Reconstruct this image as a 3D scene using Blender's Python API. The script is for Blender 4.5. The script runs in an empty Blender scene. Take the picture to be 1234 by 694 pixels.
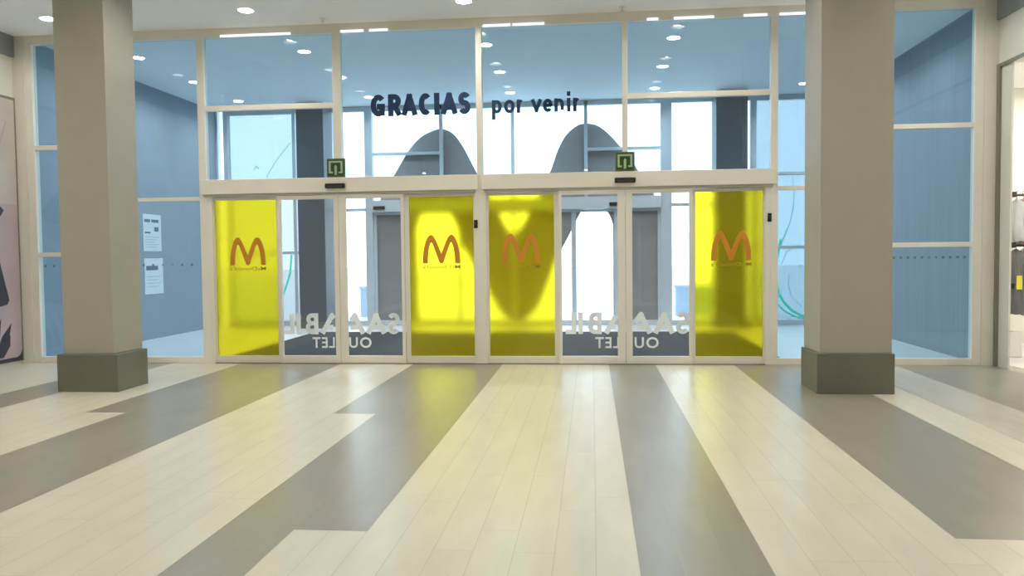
import bpy, bmesh, math, random
from mathutils import Vector, Matrix

random.seed(4)
S = bpy.context.scene
C = bpy.context.scene.collection

# ------------------------------------------------------------------ helpers
def node_mat(name):
    m = bpy.data.materials.new(name); m.use_nodes = True
    nt = m.node_tree; nt.nodes.clear()
    out = nt.nodes.new('ShaderNodeOutputMaterial')
    return m, nt, out

def paint(name, col, rough=0.5, metal=0.0, var=0.04, scale=3.0, bump=0.0, spec=0.5, stretch=(1, 1, 1)):
    """painted / plain surface with a soft procedural unevenness"""
    m, nt, out = node_mat(name)
    b = nt.nodes.new('ShaderNodeBsdfPrincipled')
    tc = nt.nodes.new('ShaderNodeTexCoord'); mp = nt.nodes.new('ShaderNodeMapping')
    mp.inputs['Scale'].default_value = stretch
    nz = nt.nodes.new('ShaderNodeTexNoise'); nz.inputs['Scale'].default_value = scale
    nz.inputs['Detail'].default_value = 4
    nt.links.new(tc.outputs['Object'], mp.inputs['Vector']); nt.links.new(mp.outputs['Vector'], nz.inputs['Vector'])
    rp = nt.nodes.new('ShaderNodeValToRGB')
    rp.color_ramp.elements[0].position = .3; rp.color_ramp.elements[1].position = .7
    rp.color_ramp.elements[0].color = tuple(c * (1 - var) for c in col) + (1,)
    rp.color_ramp.elements[1].color = tuple(min(1, c * (1 + var)) for c in col) + (1,)
    nt.links.new(nz.outputs['Fac'], rp.inputs['Fac'])
    nt.links.new(rp.outputs['Color'], b.inputs['Base Color'])
    b.inputs['Roughness'].default_value = rough; b.inputs['Metallic'].default_value = metal
    b.inputs['Specular IOR Level'].default_value = spec
    if bump:
        bp = nt.nodes.new('ShaderNodeBump'); bp.inputs['Strength'].default_value = bump
        bp.inputs['Distance'].default_value = .01
        nt.links.new(nz.outputs['Fac'], bp.inputs['Height']); nt.links.new(bp.outputs['Normal'], b.inputs['Normal'])
    nt.links.new(b.outputs['BSDF'], out.inputs['Surface'])
    return m

def emit(name, col, strength):
    m, nt, out = node_mat(name)
    e = nt.nodes.new('ShaderNodeEmission'); e.inputs['Color'].default_value = col + (1,)
    e.inputs['Strength'].default_value = strength
    nt.links.new(e.outputs['Emission'], out.inputs['Surface'])
    return m

def glass(name, tint, translucent=0.0, tcol=(1, 1, 1), gloss_rough=0.0, r0=0.045, haze=0.0):
    """architectural glazing: tinted see-through plus Schlick mirror, optional scattering film"""
    m, nt, out = node_mat(name)
    tr = nt.nodes.new('ShaderNodeBsdfTransparent'); tr.inputs['Color'].default_value = tint + (1,)
    body = tr.outputs['BSDF']
    if haze:
        rf = nt.nodes.new('ShaderNodeBsdfRefraction'); rf.inputs['Color'].default_value = tint + (1,)
        rf.inputs['Roughness'].default_value = haze; rf.inputs['IOR'].default_value = 1.25
        body = rf.outputs['BSDF']
    if translucent:
        tl = nt.nodes.new('ShaderNodeBsdfTranslucent'); tl.inputs['Color'].default_value = tcol + (1,)
        df = nt.nodes.new('ShaderNodeBsdfDiffuse'); df.inputs['Color'].default_value = tcol + (1,)
        mx0 = nt.nodes.new('ShaderNodeMixShader'); mx0.inputs[0].default_value = .5
        nt.links.new(tl.outputs['BSDF'], mx0.inputs[1]); nt.links.new(df.outputs['BSDF'], mx0.inputs[2])
        mx = nt.nodes.new('ShaderNodeMixShader'); mx.inputs[0].default_value = translucent
        nt.links.new(body, mx.inputs[1]); nt.links.new(mx0.outputs['Shader'], mx.inputs[2])
        body = mx.outputs['Shader']
    lw = nt.nodes.new('ShaderNodeLayerWeight'); lw.inputs['Blend'].default_value = .5
    pw = nt.nodes.new('ShaderNodeMath'); pw.operation = 'POWER'; pw.inputs[1].default_value = 5
    nt.links.new(lw.outputs['Facing'], pw.inputs[0])
    ma = nt.nodes.new('ShaderNodeMath'); ma.operation = 'MULTIPLY_ADD'
    ma.inputs[1].default_value = 1 - r0; ma.inputs[2].default_value = r0
    nt.links.new(pw.outputs[0], ma.inputs[0])
    gl = nt.nodes.new('ShaderNodeBsdfGlossy'); gl.inputs['Roughness'].default_value = gloss_rough
    mx2 = nt.nodes.new('ShaderNodeMixShader')
    nt.links.new(ma.outputs[0], mx2.inputs[0]); nt.links.new(body, mx2.inputs[1]); nt.links.new(gl.outputs['BSDF'], mx2.inputs[2])
    nt.links.new(mx2.outputs['Shader'], out.inputs['Surface'])
    return m

class MB:
    """collects simple shapes in world coordinates, linked as one mesh"""
    def __init__(s): s.v = []; s.f = []; s.mi = []; s.cur = 0
    def box(s, x0, x1, y0, y1, z0, z1):
        n = len(s.v)
        s.v += [(x0, y0, z0), (x1, y0, z0), (x1, y1, z0), (x0, y1, z0), (x0, y0, z1), (x1, y0, z1), (x1, y1, z1), (x0, y1, z1)]
        for q in ((0, 3, 2, 1), (4, 5, 6, 7), (0, 1, 5, 4), (1, 2, 6, 5), (2, 3, 7, 6), (3, 0, 4, 7)):
            s.f.append(tuple(n + i for i in q)); s.mi.append(s.cur)
        return s
    def quad(s, *p):
        n = len(s.v); s.v += list(p); s.f.append(tuple(range(n, n + len(p)))); s.mi.append(s.cur); return s
    def prism(s, poly, to3, t):
        """extrude an outline (list of 2-D points); to3(u, w, d) gives the 3-D point at depth d"""
        n = len(s.v); k = len(poly)
        s.v += [to3(u, w, 0) for u, w in poly] + [to3(u, w, t) for u, w in poly]
        s.f.append(tuple(range(n, n + k))); s.mi.append(s.cur)
        s.f.append(tuple(range(n + 2 * k - 1, n + k - 1, -1))); s.mi.append(s.cur)
        for i in range(k):
            j = (i + 1) % k
            s.f.append((n + i, n + k + i, n + k + j, n + j)); s.mi.append(s.cur)
        return s
    def ribbon(s, pts, widths, to3, t):
        """flat stroke of given thickness along 2-D points"""
        L, R = [], []
        for i, (u, w) in enumerate(pts):
            a = pts[max(0, i - 1)]; b = pts[min(len(pts) - 1, i + 1)]
            dx, dy = b[0] - a[0], b[1] - a[1]; l = math.hypot(dx, dy) or 1
            h = (widths[i] if isinstance(widths, (list, tuple)) else widths) / 2
            L.append((u - dy / l * h, w + dx / l * h)); R.append((u + dy / l * h, w - dx / l * h))
        for i in range(len(pts) - 1):
            s.prism([L[i], R[i], R[i + 1], L[i + 1]], to3, t)
        return s
    def lathe(s, prof, cx, cy, n=28, closed=True):
        """prof: list of (radius, z)"""
        b = len(s.v); k = len(prof)
        for i in range(n):
            a = 2 * math.pi * i / n
            s.v += [(cx + r * math.cos(a), cy + r * math.sin(a), z) for r, z in prof]
        for i in range(n):
            j = (i + 1) % n
            for q in range(k if closed else k - 1):
                w = (q + 1) % k
                s.f.append((b + i * k + q, b + j * k + q, b + j * k + w, b + i * k + w)); s.mi.append(s.cur)
        return s
    def tube(s, pts, r, n=8):
        rings = []
        for i, p in enumerate(pts):
            p = Vector(p); a = Vector(pts[max(0, i - 1)]); b = Vector(pts[min(len(pts) - 1, i + 1)])
            d = (b - a).normalized(); u = d.orthogonal().normalized(); w = d.cross(u)
            rings.append(len(s.v))
            s.v += [tuple(p + r * (math.cos(2 * math.pi * k / n) * u + math.sin(2 * math.pi * k / n) * w)) for k in range(n)]
        for i in range(len(pts) - 1):
            for k in range(n):
                j = (k + 1) % n
                s.f.append((rings[i] + k, rings[i] + j, rings[i + 1] + j, rings[i + 1] + k)); s.mi.append(s.cur)
        s.f.append(tuple(rings[0] + k for k in reversed(range(n)))); s.mi.append(s.cur)
        s.f.append(tuple(rings[-1] + k for k in range(n))); s.mi.append(s.cur)
        return s
    def mesh(s, name, mats, off=(0, 0, 0)):
        me = bpy.data.meshes.new(name)
        me.from_pydata([(x - off[0], y - off[1], z - off[2]) for x, y, z in s.v], [], s.f)
        for m in (mats if isinstance(mats, (list, tuple)) else [mats]): me.materials.append(m)
        for p, i in zip(me.polygons, s.mi): p.material_index = i
        bm = bmesh.new(); bm.from_mesh(me); bmesh.ops.recalc_face_normals(bm, faces=bm.faces)
        bm.to_mesh(me); bm.free()
        return me

def origin(o):
    v = Vector((0, 0, 0))
    while o: v += o.location; o = o.parent
    return v

def obj(name, mb, mats, parent=None, bevel=0.0, smooth=False, at=None):
    base = origin(parent) if parent else Vector(at or (0, 0, 0))
    me = mb.mesh(name, mats, base)
    o = bpy.data.objects.new(name, me); C.objects.link(o)
    if parent: o.parent = parent
    elif at: o.location = at
    if smooth:
        for p in me.polygons: p.use_smooth = True
    if bevel:
        b = o.modifiers.new('bevel', 'BEVEL'); b.width = bevel; b.segments = 2; b.limit_method = 'ANGLE'
        b.harden_normals = False
    return o

def tag(o, label=None, cat=None, group=None, kind=None):
    if label: o['label'] = label
    if cat: o['category'] = cat
    if group: o['group'] = group
    if kind: o['kind'] = kind
    return o

def empty(name, loc, label, cat, group=None, kind=None):
    o = bpy.data.objects.new(name, None); C.objects.link(o); o.location = loc; o.empty_display_size = .1
    return tag(o, label, cat, group, kind)

def struct(o, label, cat): return tag(o, label, cat, kind='structure')

def text_mesh(body, x0, x1, z0, z1, y, t=0.003, bold=0.0, mirror=False, space=1.0):
    """letters as a solid mesh filling the given rectangle, facing -Y"""
    cu = bpy.data.curves.new('letters', 'FONT'); cu.body = body; cu.extrude = .02; cu.offset = bold
    cu.space_character = space; cu.resolution_u = 4
    tmp = bpy.data.objects.new('letters', cu); C.objects.link(tmp)
    bpy.context.view_layer.update()
    dg = bpy.context.evaluated_depsgraph_get()
    me = bpy.data.meshes.new_from_object(tmp.evaluated_get(dg))
    xs = [v.co.x for v in me.vertices]; ys = [v.co.y for v in me.vertices]
    a, b, c, d = min(xs), max(xs), min(ys), max(ys)
    mb = MB()
    for v in me.vertices:
        u = (v.co.x - a) / (b - a)
        if mirror: u = 1 - u
        w = (v.co.y - c) / (d - c)
        mb.v.append((x0 + u * (x1 - x0), y - (v.co.z / .04 + .5) * t, z0 + w * (z1 - z0)))
    for p in me.polygons: mb.f.append(tuple(p.vertices)); mb.mi.append(0)
    bpy.data.objects.remove(tmp); bpy.data.curves.remove(cu); bpy.data.meshes.remove(me)
    return mb

# ------------------------------------------------------------------ materials
M_wall   = paint('beige_wall_paint', (.76, .735, .66), .6, var=.02)
M_ceil   = paint('ceiling_paint', (.96, .96, .955), .8, var=.015)
M_vceil  = paint('vestibule_ceiling_paint', (.88, .93, .97), .7, var=.015)
M_back   = paint('far_mall_wall_paint', (.30, .29, .26), .7, var=.03)
M_baffle = paint('lamp_baffle', (.16, .16, .155), .5)
M_col    = paint('column_paint', (.385, .365, .312), .6, var=.03, bump=.02)
M_plinth = paint('plinth_cladding', (.15, .15, .118), .45, var=.06)
M_frame  = paint('cream_lacquered_aluminium', (.80, .77, .69), .35, var=.02)
M_frame2 = paint('grey_blue_aluminium', (.60, .66, .70), .4, var=.03)
M_black  = paint('black_plastic', (.012, .012, .008), .4)
M_grey   = paint('grey_cornice_paint', (.27, .28, .28), .6, var=.04)
M_dark   = paint('dark_metal_frame', (.22, .21, .17), .5)
M_rail   = paint('door_rail_aluminium', (.46, .44, .38), .4)
M_light  = paint('pale_floor_plank', (.58, .552, .45), .30, spec=.40, var=.05, scale=2.2, stretch=(3, .6, 1))
M_light2 = paint('pale_floor_plank_warm', (.588, .556, .446), .30, spec=.40, var=.05, scale=2.6, stretch=(3, .6, 1))
M_light3 = paint('pale_floor_plank_cool', (.572, .546, .448), .30, spec=.40, var=.05, scale=2.4, stretch=(3, .6, 1))
M_darkp  = paint('grey_floor_plank', (.262, .248, .195), .28, spec=.40, var=.06, scale=2.2, stretch=(3, .6, 1))
M_darkp2 = paint('grey_floor_plank_deep', (.253, .24, .19), .28, spec=.40, var=.06, scale=2.6, stretch=(3, .6, 1))
M_mid    = paint('mid_grey_floor_plank', (.47, .45, .385), .24, spec=.40, var=.08, scale=2.0, stretch=(3, .6, 1))
M_grout  = paint('floor_joint', (.42, .40, .34), .6)
M_vfloor = paint('vestibule_floor_tile', (.68, .69, .69), .3, var=.05)
M_mat    = paint('charcoal_mat_pile', (.016, .02, .026), .9, var=.15, scale=60, bump=.2)
M_vwallL = paint('vestibule_panel_paint', (.27, .325, .38), .5, var=.04)
M_vwallR = paint('vestibule_board_paint', (.20, .245, .29), .4, var=.10, scale=2.5, stretch=(1, 6, .15))
M_dcol   = paint('dark_column_cladding', (.10, .112, .125), .5, var=.08)
M_archb  = paint('grey_vinyl', (.45, .375, .37), .6, var=.04)
M_navy   = paint('navy_vinyl', (.006, .032, .10), .6)

M_orange = paint('orange_brown_vinyl', (.62, .25, .02), .6, var=.05)
M_capt   = paint('ochre_vinyl', (.55, .33, .02), .6)
M_dots   = paint('grey_green_vinyl', (.19, .22, .20), .6)
M_paper  = paint('notice_paper', (.74, .78, .80), .7)
M_ink    = paint('notice_ink', (.10, .15, .24), .7)
M_inkl   = paint('notice_ink_faded', (.42, .50, .60), .7)
M_rim    = paint('white_lamp_ring', (.80, .80, .78), .4)
M_lamp   = emit('lamp_glow_warm', (1, .94, .85), 278.0)
M_lampv  = emit('lamp_glow_neutral', (.95, .98, 1), 440.0)
M_glint    = emit('glint_strip_glow', (.92, .96, 1), 1.3)  # glow stands in for bright glints on the head beam, no lamp
M_signf  = paint('exit_sign_dark_green', (.02, .065, .012), .4)
M_signl  = paint('exit_sign_pale_green', (.36, .50, .30), .5)
M_signb  = paint('exit_sign_case', (.10, .16, .10), .4)
M_pink   = paint('poster_pink_print', (.52, .40, .43), .5, var=.08, scale=2)
M_cream  = paint('poster_cream_print', (.56, .50, .47), .5, var=.08, scale=2)
M_print  = paint('poster_dark_print', (.045, .04, .06), .5)
M_pave   = paint('outdoor_paving', (.70, .71, .72), .8, var=.05, scale=1)
M_bld    = paint('pale_render_facade', (.42, .55, .70), .8, var=.04)
M_bldw   = paint('pale_window_band', (.46, .58, .72), .7)
M_shopw  = paint('shop_white_wall', (.80, .78, .72), .6)
M_chrome = paint('dark_chrome', (.08, .08, .08), .3, metal=.6)
M_gwhite = paint('white_cotton', (.72, .75, .80), .8, bump=.1, scale=12)
M_gpink  = paint('dusty_pink_fabric', (.55, .34, .38), .8, bump=.1, scale=12)
M_ggrey  = paint('grey_fabric', (.20, .21, .22), .8, bump=.1, scale=12)
M_yellow = paint('yellow_card', (.75, .68, .05), .6)
G_tint   = glass('blue_tinted_glass', (.81, .92, .985))
G_clear  = glass('clear_glass', (.93, .955, .975))
G_far    = glass('outer_glazing_glass', (.95, .975, .98))
M_white  = paint('white_vinyl', (.84, .92, 1.0), .6)
G_frost  = glass('frosted_blue_film_glass', (.54, .57, .58), translucent=.14, tcol=(.5, .6, .68))
G_frost2 = glass('light_frosted_film_glass', (.62, .635, .635), translucent=.10, tcol=(.5, .6, .66))
M_teal   = glass('teal_film', (.30, .93, .76), translucent=.15, tcol=(.1, .8, .6))
M_tealp  = glass('pale_teal_film', (.62, .88, .90), translucent=.1, tcol=(.4, .8, .8))
G_yellow = glass('yellow_film_glass', (.97, .895, .17), translucent=.16, tcol=(.95, .78, .02), haze=.20)

CE = 4.55            # ceiling height
FY = 10.56           # inner glazed front
VY = 16.40           # outer glazed front
GT = 4.43            # glass head

# ------------------------------------------------------------------ floor of the mall: 0.2 m planks in pale and grey bands
def floor_kind(x, y):
    k = round((x - .11) / .2)            # plank index, plank k spans .2k+.01 ... .2k+.21
    e = lambda v: round((v - .01) / .2)
    if e(-4.39) <= k < e(-3.39): return 'd'
    if e(-4.79) <= k < e(-4.39) and y > 7.1: return 'd'
    if e(-6.39) <= k < e(-5.79): return 'd'
    if e(-1.99) <= k < e(-1.59): return 'd'
    if e(-1.59) <= k < e(-1.19) and y > 4.07: return 'd'
    if e(-2.39) <= k < e(-1.99) and y > 7.15: return 'd'
    if e(.21) <= k < e(.81): return 'd'
    if e(1.81) <= k < e(2.81) and y > 4.17: return 'd'
    if e(3.21) <= k < e(3.81): return 'm'
    if k >= e(3.81): return 'd'
    return 'l'

fl = MB(); g = .0013
ends_fixed = {}
x = -8.39
while x < 5.0:
    k = round((x - .01) / .2)
    off = random.choice((0, .45, .6, 1.05)) + .05 * random.random()
    cuts = [-4.0]
    y = -4.0 + off
    while y < FY + .05: cuts.append(y); y += 1.35
    special = []
    if -4.8 < x < -4.38: special.append(7.1)
    if -1.6 < x < -1.2: special.append(4.07)
    if -2.4 < x < -2.0: special.append(7.15)
    if 1.8 < x < 2.8: special.append(4.17)
    if -.2 < x < -.01: cuts = [-4] + [4.475 + 1.355 * q for q in range(-6, 5)]
    cuts = [c for c in cuts if all(abs(c - s_) > .3 for s_ in special)] + special + [FY + .05]
    cuts = sorted(c for c in set(cuts) if c <= FY + .05)
    for a, b in zip(cuts[:-1], cuts[1:]):
        if b - a < .02: continue
        kind = floor_kind(x + .1, (a + b) / 2)
        fl.cur = {'l': random.choice((0, 0, 1, 2)), 'd': random.choice((3, 3, 4)), 'm': 6}[kind]
        gx = g if kind != 'd' else g * .25
        fl.quad((x + gx, a + gx, 0), (x + .2 - gx, a + gx, 0), (x + .2 - gx, b - gx, 0), (x + gx, b - gx, 0))
    x += .2
fl.cur = 5
fl.box(-8.4, 5.4, -14, FY + .06, -.12, -.0012)
o = obj('floor', fl, [M_light, M_light2, M_light3, M_darkp, M_darkp2, M_grout, M_mid])
struct(o, 'polished mall floor of pale planks crossed by long grey bands', 'floor')

LX = [-6.96, -4.31, -1.54, 1.19, 3.92]
MROWS = [9.81 - 1.767 * j for j in range(5)]
VROWS = (11.87, 13.64, 15.40)
LR, LRV = .10, .095
def pierced_ceiling(name, x0, x1, y0, y1, z, holes, r, mat):
    bm = bmesh.new()
    loops = [[(x0, y0), (x1, y0), (x1, y1), (x0, y1)]]
    for hx, hy in holes: loops.append([(hx + r * math.cos(2 * math.pi * k / 28), hy + r * math.sin(2 * math.pi * k / 28)) for k in range(28)])
    edges = []
    for lp in loops:
        vs = [bm.verts.new((a, b, z)) for a, b in lp]
        edges += [bm.edges.new((vs[k], vs[(k + 1) % len(vs)])) for k in range(len(vs))]
    bmesh.ops.triangle_fill(bm, use_beauty=True, use_dissolve=False, edges=edges, normal=(0, 0, -1))
    mb = MB()
    bm.verts.index_update()
    mb.v = [tuple(v.co) for v in bm.verts]
    for fc in bm.faces: mb.f.append(tuple(v.index for v in fc.verts)); mb.mi.append(0)
    bm.free()
    mb.box(x0, x1, y0, y1, z + .07, z + .12)
    return obj(name, mb, mat)
struct(pierced_ceiling('ceiling', -8.2, 5.2, -14, FY, CE, [(a, b) for a in LX for b in MROWS], LR, M_ceil), 'plain off-white mall ceiling with recessed downlights', 'ceiling')
struct(obj('wall_back', MB().box(-8.2, 5.2, -14.15, -14, 0, CE), M_back), 'plain beige wall closing the mall opposite the glass front', 'wall')
struct(obj('wall_left', MB().box(-8.2, -8.0, -14, FY + .06, 0, CE), M_wall), 'beige mall wall on the left that carries the pink poster', 'wall')
wr = MB()
wr.box(5.0, 5.2, -14, 7.2, 0, CE).box(5.0, 5.2, 7.2, 10.2, 3.68, CE).box(5.0, 5.025, 10.2, FY + .06, 0, CE)
struct(obj('wall_right', wr, M_wall), 'beige mall wall on the right with the clothes shop opening', 'wall')
wf = MB()
wf.box(-8.0, -7.83, FY - .06, FY + .06, 0, CE)
struct(obj('wall_front_left', wf, M_wall), 'narrow beige wall strip between left wall and glass front', 'wall')
struct(obj('wall_front_right', MB().box(4.83, 5.0, FY - .06, FY + .06, 0, CE), M_wall), 'narrow beige wall strip between glass front and shop opening', 'wall')
struct(obj('trim_1', MB().box(-8.0, -7.96, 4.0, FY - .07, 4.26, CE - .002), M_grey), 'grey band under the ceiling along the left wall', 'trim')
struct(obj('trim_2', MB().box(4.96, 5.0, 4.0, FY - .07, 4.26, CE - .002), M_grey), 'grey band under the ceiling along the right wall', 'trim')
t3 = MB()
t3.box(4.97, 5.0, 10.43, FY - .062, 0, 3.72).box(4.97, 5.0, 7.1, 10.43, 3.68, 3.72)
struct(obj('trim_3', t3, M_dark, bevel=.003), 'dark metal edge around the clothes shop opening', 'trim')
struct(obj('trim_4', MB().box(-7.83, 4.83, FY - .05, FY + .05, GT, CE), M_frame, bevel=.004), 'cream head beam between glass front and ceiling', 'trim')

# ------------------------------------------------------------------ glazed front: windows
def window(n, label, posts, rails, panes, mat_frame, mat_glass, y, dots=None, depth=.10, dot_mat=None):
    fr = MB()
    for x0, x1, z0, z1 in posts: fr.box(x0, x1, y - depth * .5, y + depth * .5, z0, z1)
    for x0, x1, z0, z1 in rails: fr.box(x0, x1, y - depth * .38, y + depth * .38, z0, z1)
    w = obj('window_%d' % n, fr, mat_frame, bevel=.003); struct(w, label, 'window')
    for x0, x1, z0, z1 in panes:
        gp = obj('glass', MB().box(x0, x1, y - .005, y + .005, z0, z1), mat_glass, w)
        if dots and z0 < dots[0] < z1:
            d = MB(); xx = x0 + .06
            while xx < x1 - .05:
                d.box(xx, xx + .03, y - .007, y - .005, dots[0] - .014, dots[0] + .014); xx += dots[1]
            obj('safety_dots', d, dot_mat or M_dots, gp)
    return w

P1, P2, P3, P4, P5 = -5.285, -3.385, -1.465, .435, 2.315
HT, HB = 2.51, 2.30
# outer bays reach the floor
window(1, 'tinted full-height window beside the left wall, partly behind the left column',
       [(-7.83, -7.725, 0, GT), (-6.51, -6.41, 0, GT)],
       [(-7.725, -6.51, .0, .085), (-7.725, -6.51, 1.49, 1.55), (-7.725, -6.51, 2.98, 3.04)],
       [(-7.725, -6.51, .085, 1.49), (-7.725, -6.51, 1.55, 2.98), (-7.725, -6.51, 3.04, GT)], M_frame, G_tint, FY, (1.36, .13))
window(2, 'tinted full-height window between left column and left yellow door panel',
       [(-5.335, -5.235, 0, GT), (-5.235, -5.16, 0, HB)],
       [(-6.41, -5.335, .0, .085), (-6.41, -5.335, 2.235, 2.285)],
       [(-6.41, -5.335, .085, 2.235), (-6.41, -5.335, 2.285, GT)], M_frame, G_tint, FY, (1.36, .14))
window(3, 'transom window above the left yellow panel with a cream crossbar',
       [(-3.44, -3.33, HT, GT)], [(-5.235, -3.44, 3.445, 3.515)],
       [(-5.235, -3.44, HT, 3.445), (-5.235, -3.44, 3.515, GT)], M_frame, G_tint, FY)
window(4, 'undivided transom window that carries the word GRACIAS',
       [(-1.505, -1.425, HT, GT), (-1.545, -1.385, 0, HT)], [], [(-3.33, -1.505, HT, GT)], M_frame, G_tint, FY)
window(5, 'undivided transom window that carries the words por venir',
       [(.40, .47, HT, GT)], [], [(-1.425, .40, HT, GT)], M_frame, G_tint, FY)
window(6, 'transom window above the right yellow panel with a cream crossbar',
       [(2.27, 2.36, 0, GT), (2.20, 2.27, 0, HB)], [(.47, 2.27, 3.445, 3.515)],
       [(.47, 2.27, HT, 3.445), (.47, 2.27, 3.515, GT)], M_frame, G_tint, FY)
window(7, 'tinted full-height window between right yellow door panel and right column',
       [(3.45, 3.55, 0, GT)], [(2.36, 3.45, .0, .085), (2.36, 3.45, 2.235, 2.285)],
       [(2.36, 3.45, .085, 2.235), (2.36, 3.45, 2.285, GT)], M_frame, G_tint, FY)
window(8, 'tinted full-height window between right column and clothes shop',
       [(4.725, 4.83, 0, GT)],
       [(3.55, 4.725, .0, .085), (3.55, 4.725, 1.49, 1.55), (3.55, 4.725, 2.97, 3.03)],
       [(3.55, 4.725, .085, 1.49), (3.55, 4.725, 1.55, 2.97), (3.55, 4.725, 3.03, GT)], M_frame, G_tint, FY, (1.36, .085))

struct(obj('trim_5', MB().box(-5.16, 2.2, FY - .075, FY + .05, -.001, .011), M_dark), 'dark floor track under the sliding doors', 'trim')
# bright glints along the head of the glass, added as glowing strips
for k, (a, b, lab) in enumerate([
    (-4.98, -4.00, 'long white added glint strip above the leftmost transom window'),
    (-3.31, -3.00, 'short white added glint strip above the letter G of GRACIAS'),
    (-2.92, -2.67, 'shorter white added glint strip above the letters RA of GRACIAS'),
    (-1.40, -1.04, 'white added glint strip above the word por, next to the post'),
    (-1.01, -0.60, 'white added glint strip above the gap after the word por'),
    (0.72, 0.86, 'tiny white added glint strip above the right crossbar window, near its left post'),
    (1.06, 1.56, 'white added glint strip above the middle of the right crossbar window'),
    (1.93, 2.22, 'white added glint strip above the right end of the right crossbar window'),
    (2.37, 2.95, 'white added glint strip above the window left of the right column')]):
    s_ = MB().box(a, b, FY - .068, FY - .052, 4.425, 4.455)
    h = obj('glint_strip', s_, M_glint, bevel=.003)
    tag(h, lab, 'strip lamp', 'added glint strips along the head of the glass front')

# ------------------------------------------------------------------ automatic sliding doors
def header(x0, x1, sx, label):
    r = empty('door_header', ((x0 + x1) / 2, FY - .04, HB), label, 'door header', 'covers of the sliding door drives')
    obj('cover', MB().box(x0, x1, FY - .09, FY + .05, HB + .012, HT), M_frame, r, bevel=.006)
    obj('guide_rail', MB().box(x0 + .03, x1 - .03, FY - .07, FY + .045, HB - .02, HB + .012), M_rail, r)
    obj('end_cap', MB().box(x0 - .008, x0, FY - .085, FY + .045, HB + .02, HT - .01), M_frame, r)
    obj('end_cap', MB().box(x1, x1 + .008, FY - .085, FY + .045, HB + .02, HT - .01), M_frame, r)
    h = obj('motion_sensor', MB().box(sx - .135, sx + .135, FY - .135, FY - .089, 2.362, 2.428), M_black, r, bevel=.012)
    h['label'] = 'black motion sensor bar'
    obj('lens', MB().box(sx - .10, sx + .10, FY - .139, FY - .134, 2.372, 2.40), M_chrome, h)
header(-5.30, -1.492, -3.41, 'long cream door drive cover over the left pair of sliding doors')
header(-1.44, 2.325, .43, 'long cream door drive cover over the right pair of sliding doors')

OUTER = [(0, 0), (.012, .30), (.04, .55), (.085, .77), (.14, .92), (.20, .995), (.255, 1), (.305, .94), (.36, .81), (.43, .58), (.5, .34)]
INNER = [(.135, 0), (.143, .26), (.16, .44), (.185, .60), (.21, .70), (.232, .745), (.25, .74), (.275, .67), (.325, .49), (.40, .21), (.455, .01)]
def arches(x0, x1, z0, z1, y, t):
    mb = MB(); w = x1 - x0; h = z1 - z0
    to3 = lambda u, v, d: (x0 + u * w, y - d, z0 + v * h)
    for mir in (False, True):
        k = lambda p: ((1 - p[0]) if mir else p[0], p[1])
        for q in range(len(OUTER) - 1):
            mb.prism([k(OUTER[q]), k(OUTER[q + 1]), k(INNER[q + 1]), k(INNER[q])], to3, t)
        mb.prism([k(OUTER[-1]), k((.5, 0)), k(INNER[-1])], to3, t)
    return mb

def leaf_frame(x0, x1, z0, z1, y, st, top, bot, d=.04):
    return MB().box(x0, x0 + st, y - d / 2, y + d / 2, z0, z1).box(x1 - st, x1, y - d / 2, y + d / 2, z0, z1) \
        .box(x0 + st, x1 - st, y - d / 2, y + d / 2, z0, z0 + bot).box(x0 + st, x1 - st, y - d / 2, y + d / 2, z1 - top, z1)

DZ0, DZ1 = .012, 2.275
def yellow_panel(x0, x1, gx0, gx1, lx, label):
    y = FY + .012
    r = empty('yellow_door_panel', ((x0 + x1) / 2, y, 0), label, 'door panel', 'yellow fixed panels beside the sliding doors')
    fr = MB().box(x0, gx0, y - .025, y + .025, DZ0 - .012, DZ1).box(gx1, x1, y - .025, y + .025, DZ0 - .012, DZ1) \
        .box(gx0, gx1, y - .025, y + .025, DZ0 - .012, .10).box(gx0, gx1, y - .025, y + .025, 2.235, DZ1)
    obj('frame', fr, M_frame, r, bevel=.003)
    gp = obj('yellow_glass', MB().box(gx0, gx1, y - .004, y + .004, .10, 2.235), G_yellow, r)
    obj('arch_emblem', arches(lx - .255, lx + .255, 1.345, 1.725, y - .0045, .002), M_orange, gp)
    obj('caption', text_mesh("McDonald's", lx - .255, lx + .255, 1.275, 1.325, y - .0055, .0015, bold=.01, mirror=True), M_capt, gp)
yellow_panel(-5.16, -4.235, -5.15, -4.275, -4.695, 'yellow film door panel with arch emblem, beside the left tinted window')
yellow_panel(-2.495, -1.545, -2.435, -1.565, -2.005, 'brightest yellow film door panel, left of the central post')
yellow_panel(-1.385, -.435, -1.36, -.495, -.935, 'yellow film door panel right of the central post, darkened by the grey arch behind')
yellow_panel(1.285, 2.20, 1.33, 2.185, 1.785, 'yellow film door panel with dark column behind, beside right tinted window')

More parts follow.
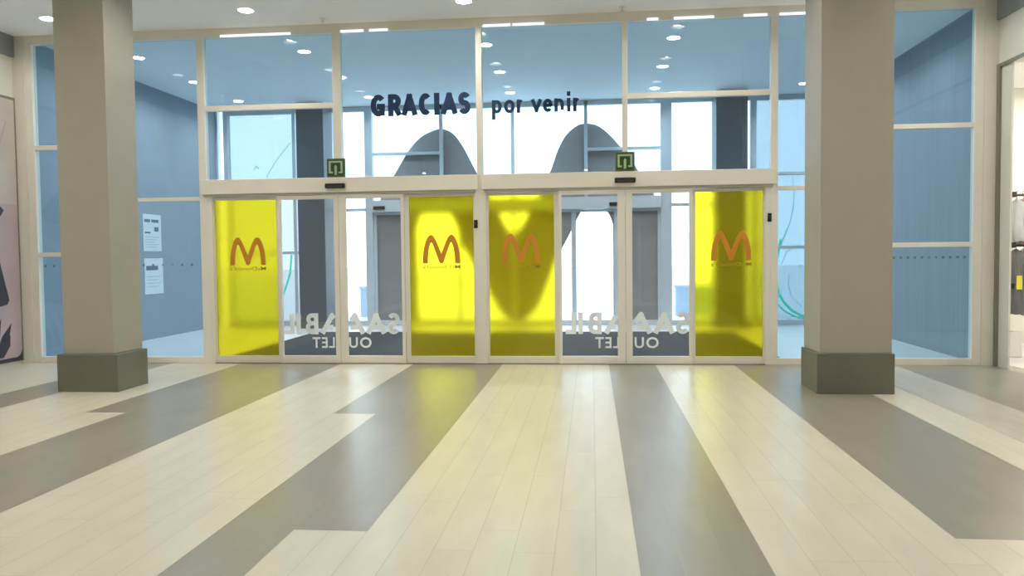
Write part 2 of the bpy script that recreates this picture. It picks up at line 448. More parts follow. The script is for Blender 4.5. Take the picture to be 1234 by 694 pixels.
# hand-drawn letters: strokes in a unit box
def arc(cx, cy, rx, ry, a0, a1, n=14):
    return [(cx + rx * math.cos(math.radians(a0 + (a1 - a0) * k / n)), cy + ry * math.sin(math.radians(a0 + (a1 - a0) * k / n))) for k in range(n + 1)]
STROKES = {
 'S': [arc(.5, .76, .5, .24, 25, 270) + arc(.5, .26, .5, .26, 90, -155)[1:]],
 'A': [[(0, 0), (.5, 1)], [(.5, 1), (1, 0)], [(.2, .27), (.8, .27)]],
 'M': [[(0, 0), (.19, 1)], [(.19, 1), (.48, .12)], [(.48, .12), (.77, 1)], [(.77, 1), (1, 0)], [(.08, .27), (.42, .27)], [(.55, .27), (.92, .27)]],
 'B': [[(0, 0), (0, 1)], [(0, 1), (.5, 1)] + arc(.5, .77, .42, .23, 90, -90)[1:] + [(0, .54)], [(.4, .54)] + arc(.5, .27, .5, .27, 90, -90) + [(0, 0)]],
 'I': [[(.5, 0), (.5, 1)]],
 'L': [[(0, 1), (0, 0)], [(0, 0), (1, 0)]],
 'G': [arc(.55, .5, .55, .5, 42, 318, 22), [(.96, .05), (.96, .44)], [(.62, .44), (1.02, .44)]],
 'R': [[(0, 0), (0, 1)], [(0, 1), (.45, 1)] + arc(.45, .74, .5, .26, 90, -90)[1:] + [(0, .48)], [(.45, .48), (.98, 0)]],
 'C': [arc(.58, .5, .58, .5, 48, 312, 22)],
 'p': [[(0, -.62), (0, 1)], arc(.5, .5, .5, .5, 0, 360, 20)],
 'o': [arc(.5, .5, .5, .5, 0, 360, 20)],
 'r': [[(0, 0), (0, 1)], [(0, .55)] + arc(.62, .45, .62, .52, 170, 62, 8)],
 'v': [[(0, 1), (.5, 0)], [(.5, 0), (1, 1)]],
 'e': [[(.04, .5), (.98, .5)] + arc(.5, .5, .5, .5, 0, 320, 20)],
 'n': [[(0, 0), (0, 1)], arc(.5, .58, .5, .40, 180, 0, 12) + [(1, 0)]],
 'i': [[(.5, 0), (.5, 1)], [(.5, 1.56), (.5, 1.66)]],
}
def letters(seq, y, t, clip=None, mirror=True):
    """seq: (letter, x0, x1, z0, z1, stroke) in place as seen from the mall; cut to the pane"""
    mb = MB(); q = 0
    for ch, x0, x1, z0, z1, sw in seq:
        for st in STROKES[ch]:
            W_, H_ = x1 - x0 - sw, z1 - z0 - sw
            pts = [((x1 - sw / 2 - u * W_) if mirror else (x0 + sw / 2 + u * W_), z0 + sw / 2 + w * H_) for u, w in st]
            if len(pts) == 2 and abs(pts[0][0] - pts[1][0]) < 1e-6:      # square ends on upright stems
                a, b = pts
                if a[1] > b[1]: a, b = b, a
                pts = [(a[0], a[1] - sw / 2), (b[0], b[1] + sw / 2)]
            elif len(pts) == 2:                                          # sloped or level strokes reach the box edge too
                a, b = Vector(pts[0]), Vector(pts[1]); d = (b - a).normalized() * sw * .42
                pts = [tuple(a - d), tuple(b + d)]
            fine = []
            for a, b in zip(pts[:-1], pts[1:]):
                n = 8 if clip else 1
                for i in range(n): fine.append((a[0] + (b[0] - a[0]) * i / n, a[1] + (b[1] - a[1]) * i / n))
            fine.append(pts[-1])
            run = []
            for p in fine + [None]:
                if p and (clip is None or clip[0] + sw * .3 <= p[0] <= clip[1] - sw * .3): run.append(p)
                else:
                    if len(run) > 1:
                        mb.ribbon(run, sw, lambda u, v, d: (u, y - d, v), t + .00006 * q); q += 1
                    run = []
    return mb

def door_leaf(x0, x1, gx0, gx1, cx, side, label):
    """cx: line where the two leaves meet"""
    y = FY - .045
    r = empty('sliding_door', ((x0 + x1) / 2, y, 0), label, 'door', 'clear sliding doors of the mall entrance')
    fr = MB().box(x0, gx0, y - .02, y + .02, DZ0, DZ1).box(gx1, x1, y - .02, y + .02, DZ0, DZ1) \
        .box(gx0, gx1, y - .02, y + .02, DZ0, .11).box(gx0, gx1, y - .02, y + .02, 2.225, DZ1)
    obj('frame', fr, M_frame, r, bevel=.003)
    gp = obj('glass', MB().box(gx0, gx1, y - .004, y + .004, .11, 2.225), G_clear, r)
    yy = y - .0045
    z0, z1, sw = .40, .685, .058
    seq = [('L', cx - .79, cx - .65, z0, z1, sw), ('I', cx - .63, cx - .55, z0, z1, sw), ('B', cx - .49, cx - .315, z0, z1, sw),
           ('M', cx - .28, cx + .33, z0, z1, .066), ('A', cx + .355, cx + .62, z0, z1, .066), ('S', cx + .645, cx + .81, z0, z1, sw)]
    obj('lettering', letters(seq, yy, .002, (gx0, gx1)), M_white, gp)
    if side < 0:   # as seen from the mall the word runs backwards: T E L on the left leaf, U O on the right
        m = MB()
        for ch, a, b in (('T', cx - .40, cx - .29), ('E', cx - .27, cx - .19), ('L', cx - .17, cx - .09)):
            q = text_mesh(ch, a, b, .215, .36, yy, .002, bold=.02, mirror=True)
            n = len(m.v); m.v += q.v; m.f += [tuple(i + n for i in f) for f in q.f]; m.mi += q.mi
    else:
        m = MB()
        for ch, a, b in (('U', cx + .11, cx + .23), ('O', cx + .26, cx + .42)):
            q = text_mesh(ch, a, b, .215, .36, yy, .002, bold=.02, mirror=True)
            n = len(m.v); m.v += q.v; m.f += [tuple(i + n for i in f) for f in q.f]; m.mi += q.mi
    obj('small_lettering', m, M_white, gp)

door_leaf(-4.235, -3.389, -4.19, -3.455, -3.385, -1, 'clear sliding door right of the leftmost yellow panel, dark column behind it')
door_leaf(-3.383, -2.495, -3.285, -2.535, -3.385, 1, 'clear sliding door left of the brightest yellow panel')
door_leaf(-.435, .431, -.395, .33, .435, -1, 'clear sliding door showing white daylight under the grey arch')
door_leaf(.437, 1.285, .52, 1.245, .435, 1, 'clear sliding door left of the rightmost yellow panel')

# exit signs, switches
def exit_sign(x, z, label):
    y = FY - .062
    r = empty('exit_sign', (x, y, z), label, 'exit sign', 'green exit signs above the doors')
    obj('case', MB().box(x - .125, x + .125, y - .03, y + .008, z, z + .25), M_signb, r, bevel=.006)
    f = obj('face', MB().box(x - .108, x + .108, y - .034, y - .0295, z + .018, z + .232), M_signf, r)
    g_ = MB(); yy = y - .0345
    B = lambda a, b, c, d: g_.box(x + a, x + b, yy - .003, yy, z + c, z + d)
    B(-.095, -.068, .05, .215); B(-.068, .068, .192, .215); B(.068, .095, .05, .215)     # doorway outline
    B(-.068, -.04, .05, .072); B(.04, .068, .05, .072)
    B(-.016, .016, .03, .145)                                                          # arrow shaft
    g_.prism([(-.016, .145), (.016, .145), (0, .165)], lambda u, w, d: (x + u, yy - d, z + w), .003)
    obj('symbol', g_, M_signl, f)
exit_sign(-3.40, HT + .001, 'green exit sign on the left door header, above its black sensor')
exit_sign(.43, HT + .001, 'green exit sign on the right door header, above its black sensor')

def switch(x, z, y, label):
    r = empty('key_switch', (x, y, z), label, 'switch', 'black key switches on the door posts')
    obj('case', MB().box(x - .025, x + .025, y - .022, y, z - .055, z + .055), M_black, r, bevel=.006)
    obj('knob', MB().box(x - .009, x + .009, y - .032, y - .021, z - .012, z + .02), M_chrome, r, bevel=.003)
switch(-1.525, 1.86, FY - .05, 'small black key switch on the central door post')
switch(2.255, 1.89, FY - .038, 'small black key switch on the post near the right column')

# words on the glass
gx = lambda p: -2.92 + (p - 448) * .01127
px_ = lambda p: -1.30 + (p - 593) * .01096
big = [('G', 447, 464.5), ('R', 468, 484), ('A', 484.5, 503), ('C', 505, 519.5), ('I', 523, 530), ('A', 531.5, 551), ('S', 552, 566.5)]
small = [('p', 593.0, 605), ('o', 607.6, 620.8), ('r', 623, 631.3), ('v', 640.3, 653), ('e', 654.3, 666), ('n', 668, 679.5), ('i', 682.6, 687.6), ('r', 690.3, 698.7)]
wa = empty('window_lettering', (-2.25, FY - .0055, 3.31), 'large bold navy word GRACIAS on the transom glass', 'lettering')
for c, a, b in big: obj('letter', letters([(c, gx(a), gx(b), 3.312, 3.604, .073)], FY - .0055, .002, mirror=False), M_navy, wa)
wb = empty('window_lettering', (-.73, FY - .0055, 3.31), 'smaller navy words por venir on the transom glass', 'lettering')
for c, a, b in small: obj('letter', letters([(c, px_(a), px_(b), 3.308, 3.484, .046)], FY - .0055, .002, mirror=False), M_navy, wb)

# ------------------------------------------------------------------ columns
def column(x0, x1, y0, y1, px0, px1, py0, py1, h, label):
    r = empty('column', ((x0 + x1) / 2, (y0 + y1) / 2, 0), label, 'column', 'square columns inside the mall', 'thing')
    obj('shaft', MB().box(x0, x1, y0, y1, h, CE), M_col, r, bevel=.006)
    obj('plinth', MB().box(px0, px1, py0, py1, 0, h), M_plinth, r, bevel=.005)
column(-5.80, -5.22, 8.25, 8.82, -5.85, -5.15, 8.20, 8.80, .41, 'beige square column with grey plinth in front of the left glazing')
column(2.305, 3.01, 8.40, 9.02, 2.27, 3.03, 8.37, 9.0, .41, 'beige square column with grey plinth in front of the right glazing')

# ------------------------------------------------------------------ ceiling lamps
def downlight(x, y, glow, label, group, r=.095):
    e = empty('ceiling_downlight', (x, y, CE), label, 'ceiling lamp', group)
    obj('ring', MB().lathe([(r + .016, CE - .003), (r + .016, CE), (r - .001, CE), (r - .001, CE - .003)], x, y), M_rim, e)
    obj('baffle', MB().lathe([(r - .001, CE), (r - .001, CE + .06), (r - .006, CE + .06), (r - .004, CE)], x, y), M_baffle, e)
    obj('lens', MB().lathe([(.001, CE + .040), (r - .004, CE + .040), (r - .004, CE + .05), (.001, CE + .05)], x, y), glow, e)
    return e
def copy_tree(o, loc, label):
    c = o.copy(); C.objects.link(c); c.location = loc; c['label'] = label
    for ch in list(o.children):
        d = ch.copy(); C.objects.link(d); d.parent = c
    return c
where = ['by the left wall', 'behind the left sliding doors', 'in the middle column', 'right of the middle', 'by the right wall']
wherem = ['at the far left of the frame', 'left of the middle', 'in the middle', 'right of the middle', 'by the clothes shop']
rows = ['nearest the mall glass', 'in the middle row', 'nearest the outer glass']
proto = None
for j, y in enumerate(VROWS):
    for i, x in enumerate(LX):
        lab = 'round vestibule downlight %s, %s' % (where[i], rows[j])
        if proto is None: proto = downlight(x, y, M_lampv, lab, 'downlights in the vestibule ceiling')
        else: copy_tree(proto, (x, y, CE), lab)
proto = None
ordn = ['first', 'second', 'third', 'fourth', 'fifth', 'sixth', 'seventh']
for j in range(len(MROWS)):
    for i, x in enumerate(LX):
        lab = 'round mall ceiling downlight %s, %s row from the glass' % (wherem[i], ordn[j])
        loc = (x, MROWS[j], CE)
        if proto is None: proto = downlight(loc[0], loc[1], M_lamp, lab, 'downlights in the mall ceiling', LR)
        else: copy_tree(proto, loc, lab)

proto = None
for j, y in enumerate((-8.4, -11.6)):
    for i, x in enumerate((-6.2, -3.4, -.2, 1.9, 4.1)):
        lab = 'surface-mounted mall spotlight %s, %s row' % (wherem[i], ('nearer', 'farther')[j])
        if proto is None:
            proto = empty('ceiling_spotlight', (x, y, CE), lab, 'ceiling lamp', 'spotlights deep in the mall')
            obj('ring', MB().lathe([(.085, CE - .03), (.085, CE), (.07, CE), (.07, CE - .03)], x, y), M_rim, proto)
            obj('lens', MB().lathe([(.001, CE - .05), (.04, CE - .045), (.065, CE - .02), (.001, CE - .02)], x, y), M_lamp, proto)
        else: copy_tree(proto, (x, y, CE), lab)

def sprinkler(x, y, label):
    r = empty('sprinkler', (x, y, CE), label, 'sprinkler', 'sprinklers in the mall ceiling')
    obj('rosette', MB().lathe([(.045, CE - .006), (.045, CE), (.001, CE), (.001, CE - .006)], x, y, 20), M_rim, r)
    obj('nozzle', MB().tube([(x, y, CE - .006), (x, y, CE - .05)], .011).lathe([(.03, CE - .056), (.03, CE - .05), (.001, CE - .05), (.001, CE - .056)], x, y, 16), M_rim, r)
sprinkler(-3.47, 10.26, 'small pale sprinkler in the ceiling above the left exit sign')
sprinkler(.40, 10.29, 'small pale sprinkler in the ceiling above the right exit sign')

# ------------------------------------------------------------------ left shopfront poster
pl = empty('advertising_poster', (-7.99, 9.45, .06), 'tall pink poster panel with dark shapes on the left wall', 'poster')
def rounded(u0, u1, w0, w1, r, corners):
    pts = []
    for (cu, cw, a0, on) in ((u1 - r, w0 + r, -90, corners), (u1 - r, w1 - r, 0, False), (u0 + r, w1 - r, 90, False), (u0 + r, w0 + r, 180, corners)):
        if on:
            pts += [(cu + r * math.cos(math.radians(a0 + q * 15)), cw + r * math.sin(math.radians(a0 + q * 15))) for q in range(7)]
        else:
            pts.append((cu + (r if a0 in (-90, 0) else -r), cw + (r if a0 in (0, 90) else -r)))
    return pts
toL = lambda u, w, d: (-7.999 + d, u, w)
obj('frame', MB().prism([(8.35, .04), (10.495, .04), (10.495, 3.70), (8.35, 3.70)], toL, .02), M_dark, pl, bevel=.003)
obj('backing', MB().prism([(8.38, .05), (10.47, .05), (10.47, .4), (8.38, .4)], toL, .0225), M_print, pl)
obj('print', MB().prism(rounded(8.39, 10.46, .10, 2.22, .12, True), toL, .025), M_pink, pl)
obj('upper_print', MB().prism([(8.39, 2.22), (10.46, 2.22), (10.46, 3.66), (8.39, 3.66)], toL, .025), M_cream, pl)
sh = MB(); toS = lambda u, w, d: (-7.9739 + d, u, w)
sh.prism([(8.9, 2.0), (9.5, 1.95), (10.0, 2.0), (10.14, 2.05), (10.2, 2.13), (10.08, 2.22), (9.9, 2.42), (9.5, 2.55), (9.1, 2.45), (8.85, 2.2)], toS, .002)
sh.prism([(9.2, 1.5), (9.7, 1.55), (10.02, 1.62), (10.1, 1.40), (10.18, 1.12), (10.245, .90), (10.2, .84), (9.8, .78), (9.3, .76), (8.9, .8)], toS, .0022)
for a, b, c, d in ((9.5, .12, 9.9, .72), (9.8, .12, 10.08, .66), (9.95, .13, 10.27, .58), (10.02, .12, 10.24, .42), (9.3, .12, 9.4, .7)):
    sh.prism([(a, b), (a + .08, b), ((a + c) / 2 + .10, (b + d) / 2), (c, d), ((a + c) / 2 - .03, (b + d) / 2 + .05)], toS, .0018 + .0002 * (a % .3))
obj('dark_print', sh, M_print, pl)
sw_ = MB()
for q in range(4):
    sw_.ribbon([(9.0 + .3 * q, 2.5), (9.3 + .3 * q, 2.8 + .1 * q), (9.7 + .2 * q, 2.9 + .15 * q), (10.1, 3.2 + .05 * q)], .03, toS, .0015 + .0002 * q)
obj('line_print', sw_, M_pink, pl)

# ------------------------------------------------------------------ vestibule behind the glass
struct(obj('floor_vestibule', MB().box(-8.2, 5.2, FY + .06, VY + .15, -.12, -.002), M_vfloor), 'pale vestibule floor on both sides of the dark mat', 'floor')
struct(pierced_ceiling('ceiling_vestibule', -8.2, 5.15, FY, VY + .2, CE + .001, [(a, b) for a in LX for b in VROWS], LRV, M_vceil), 'white vestibule ceiling seen through the tinted glass', 'ceiling')
struct(obj('wall_vestibule_left', MB().box(-8.1, -7.9, FY + .06, VY + .1, -.002, CE), M_vwallL), 'smooth vestibule side wall on the left with notices', 'wall')
struct(obj('wall_vestibule_right', MB().box(4.9, 5.12, FY + .06, VY + .1, -.002, CE), M_vwallR), 'boarded vestibule side wall on the right', 'wall')
m_ = obj('entrance_mat', MB().box(-5.3, 2.55, FY + .10, 14.9, -.002, .008), M_mat, bevel=.003)
tag(m_, 'wide charcoal entrance mat on the vestibule floor', 'mat')

def notice(y0, y1, z0, z1, lines, label):
    r = empty('notice', (-7.9, (y0 + y1) / 2, z0), label, 'notice', 'paper notices on the vestibule wall')
    obj('sheet', MB().box(-7.9, -7.896, y0, y1, z0, z1), M_paper, r)
    a = MB()
    for ya, yb, za, zb, mi in lines:
        a.cur = mi; a.box(-7.8962, -7.895, ya, yb, za, zb)
    obj('print', a, [M_ink, M_inkl], r)
notice(13.47, 14.06, 1.585, 2.245, [(13.51, 13.70, 2.10, 2.155, 0), (13.74, 13.98, 2.10, 2.155, 0), (13.83, 13.97, 1.94, 2.02, 0), (13.52, 13.70, 1.90, 1.93, 0)] +
       [(13.52, 13.99 - .07 * (k % 3), 1.83 - .045 * k, 1.842 - .045 * k, 1) for k in range(5)], 'upper paper notice with dark heading on the left vestibule wall')
notice(13.48, 14.09, .81, 1.455, [(13.53, 13.92, 1.24, 1.32, 0)] +
       [(13.54, 14.0 - .08 * (k % 2), 1.12 - .06 * k, 1.132 - .06 * k, 1) for k in range(4)], 'lower paper notice with one dark bar on the left vestibule wall')

def dark_column(x0, x1, label):
    r = empty('dark_column', ((x0 + x1) / 2, 16.02, 0), label, 'column', 'dark columns inside the outer glazing', 'thing')
    obj('shaft', MB().box(x0, x1, 15.74, 16.30, .12, CE), M_dcol, r, bevel=.006)
    obj('plinth', MB().box(x0 - .03, x1 + .03, 15.71, 16.31, -.002, .12), M_plinth, r, bevel=.004)
dark_column(-5.92, -5.36, 'dark square column behind the left sliding doors')
dark_column(2.38, 2.97, 'dark square column behind the rightmost yellow panel')

# outer glazing
y = VY
def far_bay(n, label, x0, x1, zs, posts, gm=None):
    rails = [(x0, x1, 0, .10), (x0, x1, GT + .02, CE)] + [(x0, x1, z - .03, z + .03) for z in zs]
    lv = [.10] + [q for z in zs for q in (z - .03, z + .03)] + [GT + .02]
    window(n, label, [(a, b, 0, CE) for a, b in posts], rails, [(x0, x1, a, b) for a, b in zip(lv[::2], lv[1::2])], M_frame2, gm or G_far, y, depth=.14)
far_bay(9, 'outer window bay beside the left vestibule wall', -7.64, -6.24, (1.54, 3.0), [(-7.9, -7.86), (-7.74, -7.64), (-6.24, -6.17)], G_frost2)
far_bay(10, 'narrow outer window bay behind the left dark column', -6.17, -5.49, (1.54, 3.0), [(-5.49, -5.37)])
far_bay(11, 'narrow outer window bay between left dark column and outer doors', -5.37, -4.69, (2.42,), [(-4.69, -4.53)])
wmid = MB()
for a in (-3.08, -1.60, -.11): wmid.box(a - .035, a + .035, y - .05, y + .05, 2.60, CE)
wmid.box(-4.53, 1.38, y - .05, y + .05, GT + .02, CE)
wmid.box(-4.53, -3.115, y - .045, y + .045, 3.535, 3.595).box(-.075, 1.38, y - .045, y + .045, 3.535, 3.595)
w12 = obj('window_12', wmid, M_frame2, bevel=.003); struct(w12, 'outer transom glazing above the outer doors, carrying the arch humps', 'window')
for a, b, z0, z1 in ((-4.53, -3.115, 2.60, 3.535), (-4.53, -3.115, 3.595, GT + .02), (-3.045, -1.635, 2.60, GT + .02), (-1.565, -.145, 2.60, GT + .02),
                     (-.075, 1.38, 2.60, 3.535), (-.075, 1.38, 3.595, GT + .02)):
    obj('glass', MB().box(a, b, y - .005, y + .005, z0, z1), G_far, w12)
far_bay(13, 'narrow outer window bay between outer doors and right dark column', 1.60, 2.40, (2.42,), [(1.38, 1.60), (2.40, 2.48)])
far_bay(14, 'outer window bay behind the right dark column', 2.48, 3.13, (1.54, 3.0), [(3.13, 3.25)])
far_bay(15, 'outer window bay with teal line drawing beside the right vestibule wall', 3.25, 4.80, (1.54, 3.0), [(4.80, 4.9)], G_frost)

r = empty('door_header', (-1.575, y - .1, 2.36), 'grey blue drive cover over the outer sliding doors', 'door header')
obj('cover', MB().box(-4.53, 1.38, y - .16, y + .05, 2.36, 2.60), M_frame2, r, bevel=.006)
for sx in (-4.62 + .25, .47):
    h = obj('motion_sensor', MB().box(sx - .12, sx + .12, y - .2, y - .159, 2.41, 2.48), M_black, r, bevel=.01)
    h['label'] = 'dark sensor'
    obj('lens', MB().box(sx - .08, sx + .08, y - .204, y - .199, 2.42, 2.45), M_chrome, h)
def outer_leaf(x0, x1, label, name='sliding_door', st=.06, yy=None):
    yy = yy or y - .02
    q = empty(name, ((x0 + x1) / 2, yy, 0), label, 'door', 'outer glass doors')
    obj('frame', leaf_frame(x0, x1, 0, 2.355, yy, st, .05, .10), M_frame2, q, bevel=.003)
    obj('glass', MB().box(x0 + st, x1 - st, yy - .004, yy + .004, .10, 2.305), G_far, q)
outer_leaf(-4.53, -3.64, 'fixed outer door panel covered by the left arch leg', 'door_panel', .06, y + .002)
outer_leaf(-3.64, -2.72, 'outer glass panel under the left arch, behind the bright yellow panel', 'door_panel', .03, y + .002)
outer_leaf(-2.72, -1.60, 'outer sliding door left of the arch point', st=.04)
outer_leaf(-1.58, -.37, 'outer sliding door right of the arch point', st=.045)
outer_leaf(-.37, .50, 'outer glass panel under the right arch, full of white daylight', 'door_panel', .05, y + .002)
outer_leaf(.50, 1.38, 'fixed outer door panel covered by the right arch leg', 'door_panel', .06, y + .002)

# the huge arch sticker on the outside of the outer glazing (dark from behind)
ARCH = [(-4.52, .03), (-4.52, 2.4), (-4.35, 2.75), (-4.12, 3.11), (-3.99, 3.32), (-3.78, 3.65), (-3.54, 3.90), (-3.28, 4.03), (-3.07, 4.07), (-2.85, 3.97),
        (-2.68, 3.76), (-2.51, 3.45), (-2.35, 3.13), (-1.92, 2.34), (-1.70, 1.92), (-1.61, 1.84), (-1.52, 1.92), (-1.27, 2.33), (-.87, 3.08), (-.68, 3.58), (-.51, 3.88),
        (-.29, 4.06), (-.11, 4.10), (.13, 4.05), (.37, 3.86), (.62, 3.58), (.79, 3.38), (.95, 3.11), (1.2, 2.75), (1.37, 2.4), (1.37, .03), (.43, .03), (.43, 2.03),
        (.33, 2.28), (.10, 2.44), (-.10, 2.46), (-.22, 2.31), (-.48, 1.81), (-.77, 1.25), (-1.08, .45), (-1.30, .19), (-1.57, .06), (-1.82, .20), (-2.0, .45),
        (-2.2, .85), (-2.44, 1.22), (-2.66, 1.62), (-2.79, 2.01), (-2.96, 2.38), (-3.2, 2.48), (-3.5, 2.40), (-3.63, 1.94), (-3.65, .03)]
def smooth(poly, keep, n=4):
    out = []
    for k in range(len(poly)):
        p0, p1, p2, p3 = poly[k - 1], poly[k], poly[(k + 1) % len(poly)], poly[(k + 2) % len(poly)]
        if p1 in keep: p0 = p1
        if p2 in keep: p3 = p2
        if p1 in keep and p2 in keep: out.append(p1); continue
        for q in range(n):
            t = q / n
            out.append(tuple(.5 * (2 * b + (c - a) * t + (2 * a - 5 * b + 4 * c - d) * t * t + (3 * b - a - 3 * c + d) * t ** 3) for a, b, c, d in zip(p0, p1, p2, p3)))
    return out
ARCH = smooth(ARCH, {(-4.52, .03), (-4.52, 2.4), (1.37, 2.4), (1.37, .03), (.43, .03), (.43, 2.03), (-3.63, 1.94), (-3.65, .03)})
ym = VY + .075
o = obj('arch_sticker', MB().prism(ARCH, lambda u, w, d: (u, ym + d, w), .004), M_archb)
tri = o.modifiers.new('tri', 'TRIANGULATE')
tag(o, 'huge dark grey double arch sticker across the outer doors and glazing', 'sticker')

# teal line drawing on the right outer window
ta = MB(); toF = lambda u, w, d: (u, VY - .006 - d, w)
ta.ribbon([(3.96, 2.93), (3.99, 2.6), (3.97, 2.3), (3.92, 2.05), (3.80, 1.75), (3.70, 1.5)], [.012, .015, .02, .022, .03, .035], toF, .003)
tb = MB()
tb.ribbon([(3.74, 1.7), (3.66, 1.31), (3.63, 1.05), (3.64, .85), (3.70, .62), (3.80, .44), (3.95, .28), (4.15, .17), (4.45, .13)], .05, toF, .003)
tb.ribbon([(3.60, .55), (3.68, .40), (3.80, .28), (3.98, .17), (4.2, .11)], .035, toF, .0035)
thin = []
for a in (([(3.9, 1.0), (3.88, .8), (3.95, .55), (4.15, .35)]), ([(4.1, 1.2), (4.3, 1.0), (4.4, .7)]), ([(3.75, 1.2), (3.85, 1.45), (4.1, 1.6)])):
    thin.append(MB().ribbon(a, .018, toF, .0025))
tr_ = empty('line_drawing', (3.95, VY, .1), 'teal curved plant line drawing on the outer window by the right column', 'sticker', 'line drawings on the outer windows')
obj('stem', ta, M_tealp, tr_); obj('thick_curve', tb, M_teal, tr_); 
for q in thin: obj('thin_line', q, M_tealp, tr_)
tl_ = empty('line_drawing', (-6.9, VY, .1), 'pale branch line drawing on the outer window left of the dark column', 'sticker', 'line drawings on the outer windows')
obj('stem', MB().ribbon([(-6.95, 2.7), (-6.8, 3.2), (-6.6, 3.5), (-6.3, 3.85)], .018, toF, .003).ribbon([(-7.1, 3.3), (-7.05, 3.38), (-7.0, 3.32)], .03, toF, .003), M_tealp, tl_)
obj('thick_curve', MB().ribbon([(-6.32, 1.5), (-6.36, 1.1), (-6.5, .7), (-6.75, .4)], .04, toF, .003), M_teal, tl_)

# ------------------------------------------------------------------ outdoors
struct(obj('ground', MB().box(-60, 60, VY + .16, 90, -.3, -.03), M_pave), 'pale sunlit paving outside the outer doors', 'ground')
def low_block(x0, x1, y0, y1, h, label):
    r = empty('low_wall', ((x0 + x1) / 2, (y0 + y1) / 2, -.03), label, 'low wall', 'pale low walls outdoors')
    obj('wall', MB().box(x0, x1, y0, y1, -.03, h - .06), M_bld, r)
    obj('coping', MB().box(x0 - .03, x1 + .03, y0 - .03, y1 + .03, h - .06, h), M_bldw, r, bevel=.01)
low_block(1.95, 3.4, 19.0, 19.4, .70, 'low pale blue wall outdoors, right of the outer doors')
low_block(-5.62, -4.3, 19.0, 19.4, .72, 'low pale blue wall outdoors, left of the outer doors')

# ------------------------------------------------------------------ clothes shop on the right
struct(obj('floor_shop', MB().box(5.2, 8.6, 6.0, 13.2, -.12, -.001), M_vfloor), 'pale floor of the clothes shop', 'floor')
struct(obj('ceiling_shop', MB().box(5.03, 8.6, 6.0, 13.2, 3.9, 4.0), M_ceil), 'white ceiling of the clothes shop', 'ceiling')
ws = MB().box(5.2, 8.6, 13.0, 13.2, 0, 3.9).box(8.4, 8.6, 6.0, 13.0, 0, 3.9).box(5.2, 8.4, 6.0, 6.2, 0, 3.9).box(5.125, 5.15, FY + .06, 13.0, 0, 3.9).box(5.03, 5.15, FY + .035, FY + .06, 0, 3.9)
struct(obj('wall_shop', ws, M_shopw), 'white inner walls of the clothes shop', 'wall')
for i, (a, b, lab) in enumerate(((6.4, 11.8, 'round shop ceiling lamp above the clothes rack'), (6.4, 9.4, 'round shop ceiling lamp inside the shop opening'), (7.6, 10.6, 'round shop ceiling lamp deep in the shop'))):
    e = empty('shop_lamp', (a, b, 3.9), lab, 'ceiling lamp', 'lamps in the clothes shop')
    obj('ring', MB().lathe([(.15, 3.87), (.15, 3.9), (.13, 3.9), (.13, 3.87)], a, b), M_rim, e)
    obj('lens', MB().lathe([(.001, 3.88), (.13, 3.88), (.13, 3.89), (.001, 3.89)], a, b), M_lamp, e)

rk = empty('clothes_rack', (5.9, 11.55, 0), 'dark two-tier clothes rack inside the right shop', 'rack')
RX0, RX1, RY = 5.62, 6.9, 11.45
obj('base', MB().box(5.50, 5.74, RY - .12, RY + .12, 0, .34), M_shopw, rk, bevel=.01)
obj('base', MB().box(6.78, 7.02, RY - .12, RY + .12, 0, .34), M_shopw, rk, bevel=.01)
obj('post', MB().tube([(RX0, RY, .34), (RX0, RY, 3.0)], .018), M_chrome, rk)
obj('post', MB().tube([(RX1, RY, .34), (RX1, RY, 3.0)], .018), M_chrome, rk)
for z in (2.18, 1.50):
    obj('rail', MB().tube([(RX0 - .08, RY, z), (RX1 + .08, RY, z)], .016), M_chrome, rk)
    obj('clamp', MB().box(RX0 - .06, RX0 + .06, RY - .05, RY + .05, z - .03, z + .045), M_chrome, rk, bevel=.008)
obj('clamp', MB().box(RX0 - .05, RX0 + .05, RY - .05, RY + .05, .92, .99), M_chrome, rk, bevel=.008)

def garment(x, z, L, w, mat, label, cat):
    """a garment hung edge-on along the rail: shoulders, body flaring to a wavy hem"""
    r = empty(cat.replace(' ', '_'), (x, RY, z), label, 'garment', 'clothes on the rack')
    prof = [(.04, -.05), (.20, -.10), (w * .5, -.16), (w * .42, -.30), (w * .40, -.5 * L), (w * .52, -L)]
    mb = MB(); n = 10
    rings = []
    for i, (hw, dz) in enumerate(prof):
        ring = len(mb.v); rings.append(ring)
        for k in range(2 * n):
            a = math.pi * k / n
            th = .022 + .012 * i / 5 + .008 * math.sin(5 * a + i)
            mb.v.append((x + th * math.sin(a) * (1 if i else .6), RY + hw * math.cos(a), z + dz + (.02 * math.sin(7 * a) if i == 5 else 0)))
    for i in range(len(prof) - 1):
        for k in range(2 * n):
            j = (k + 1) % (2 * n)
            mb.f.append((rings[i] + k, rings[i] + j, rings[i + 1] + j, rings[i + 1] + k)); mb.mi.append(0)
    mb.f.append(tuple(rings[0] + k for k in range(2 * n))); mb.mi.append(0)
    mb.f.append(tuple(rings[-1] + k for k in range(2 * n))); mb.mi.append(0)
    obj('body', mb, mat, r, smooth=True)
    hk = [(x, RY, z - .05), (x, RY, z)] + [(x, RY + .026 * math.sin(a), z + .0 + .026 - .026 * math.cos(a) + .0) for a in (.5, 1.1, 1.8, 2.5, 3.1, 3.7)]
    obj('hanger', MB().tube(hk, .004, 6).tube([(x, RY - .19, z - .10), (x, RY, z - .045), (x, RY + .19, z - .10)], .007, 6), M_chrome, r)
    return r
garment(5.70, 2.18, .62, .44, M_gwhite, 'white top hanging first on the upper rail of the shop rack', 'shirt')
garment(5.79, 2.18, .66, .44, M_gpink, 'dusty pink top hanging second on the upper rail of the shop rack', 'shirt')
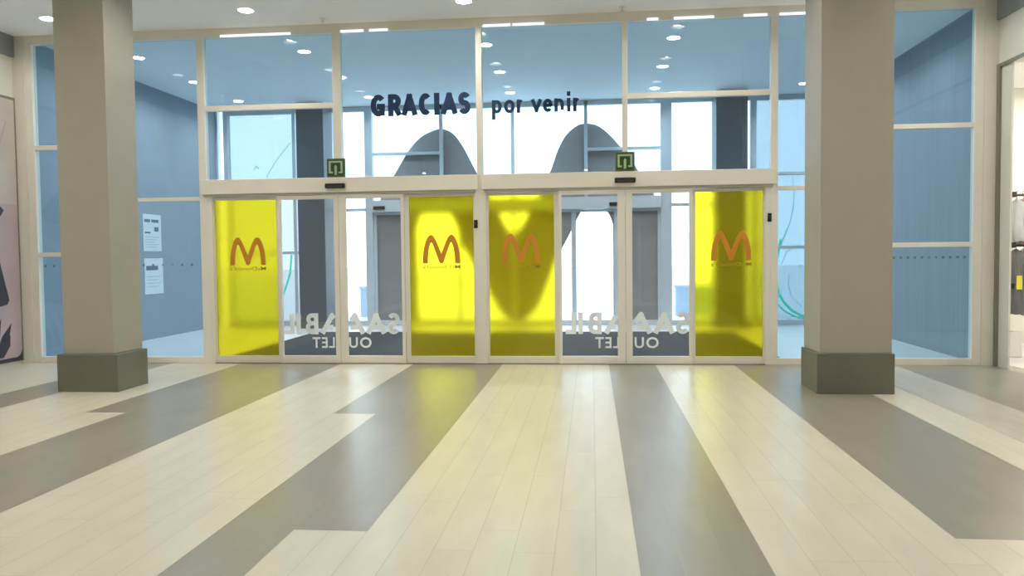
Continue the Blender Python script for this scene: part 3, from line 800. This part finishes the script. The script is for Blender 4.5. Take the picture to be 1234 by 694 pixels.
garment(5.90, 2.18, .60, .44, M_gwhite, 'white top hanging third on the upper rail of the shop rack', 'shirt')
garment(6.02, 2.18, .64, .44, M_ggrey, 'grey top hanging fourth on the upper rail of the shop rack', 'shirt')
garment(5.70, 1.50, .92, .42, M_ggrey, 'long grey dress hanging first on the lower rail of the shop rack', 'dress')
garment(5.80, 1.50, .90, .42, M_gwhite, 'long white dress hanging second on the lower rail of the shop rack', 'dress')
garment(5.91, 1.50, .92, .42, M_gpink, 'long pink dress hanging third on the lower rail of the shop rack', 'dress')
tg = empty('price_tag', (5.63, RY - .23, 1.0), 'yellow price card on the front edge of the shop rack', 'card')
obj('card', MB().box(5.585, 5.655, RY - .262, RY - .257, .92, 1.10), M_yellow, tg)
obj('string', MB().tube([(5.62, RY - .2595, 1.10), (5.62, RY - .06, 1.47)], .002, 6), M_chrome, tg)

# ------------------------------------------------------------------ daylight
w = bpy.data.worlds.new('overcast_sky'); S.world = w; w.use_nodes = True
nt = w.node_tree; nt.nodes.clear()
bg = nt.nodes.new('ShaderNodeBackground'); ow = nt.nodes.new('ShaderNodeOutputWorld')
bg.inputs['Color'].default_value = (.79, .915, 1, 1); bg.inputs['Strength'].default_value = 3.8
nt.links.new(bg.outputs['Background'], ow.inputs['Surface'])

# ------------------------------------------------------------------ camera
yaw, pitch, roll, f = -.10003, -.04154, -.010734, 964.6
cy, sy, cp, sp = math.cos(yaw), math.sin(yaw), math.cos(pitch), math.sin(pitch)
fw = Vector((sy * cp, cy * cp, sp)); rt = Vector((cy, -sy, 0)); up = rt.cross(fw)
c_, s_ = math.cos(roll), math.sin(roll)
r2 = c_ * rt + s_ * up; u2 = c_ * up - s_ * rt
cam = bpy.data.cameras.new('camera'); co = bpy.data.objects.new('camera', cam); C.objects.link(co)
m = Matrix.Identity(4)
for i in range(3): m[i][0] = r2[i]; m[i][1] = u2[i]; m[i][2] = -fw[i]
m[2][3] = 1.45
co.matrix_world = m
cam.sensor_fit = 'HORIZONTAL'; cam.sensor_width = 36; cam.lens = 36 * f / 1234
cam.clip_start = .05; cam.clip_end = 300
S.camera = co
S.view_settings.view_transform = 'Standard'; S.view_settings.look = 'None'
S.view_settings.exposure = 0; S.view_settings.gamma = 1; S.view_settings.use_curve_mapping = False
S.cycles.transparent_max_bounces = 24; S.cycles.max_bounces = 10; S.cycles.diffuse_bounces = 5
S.cycles.use_denoising = True
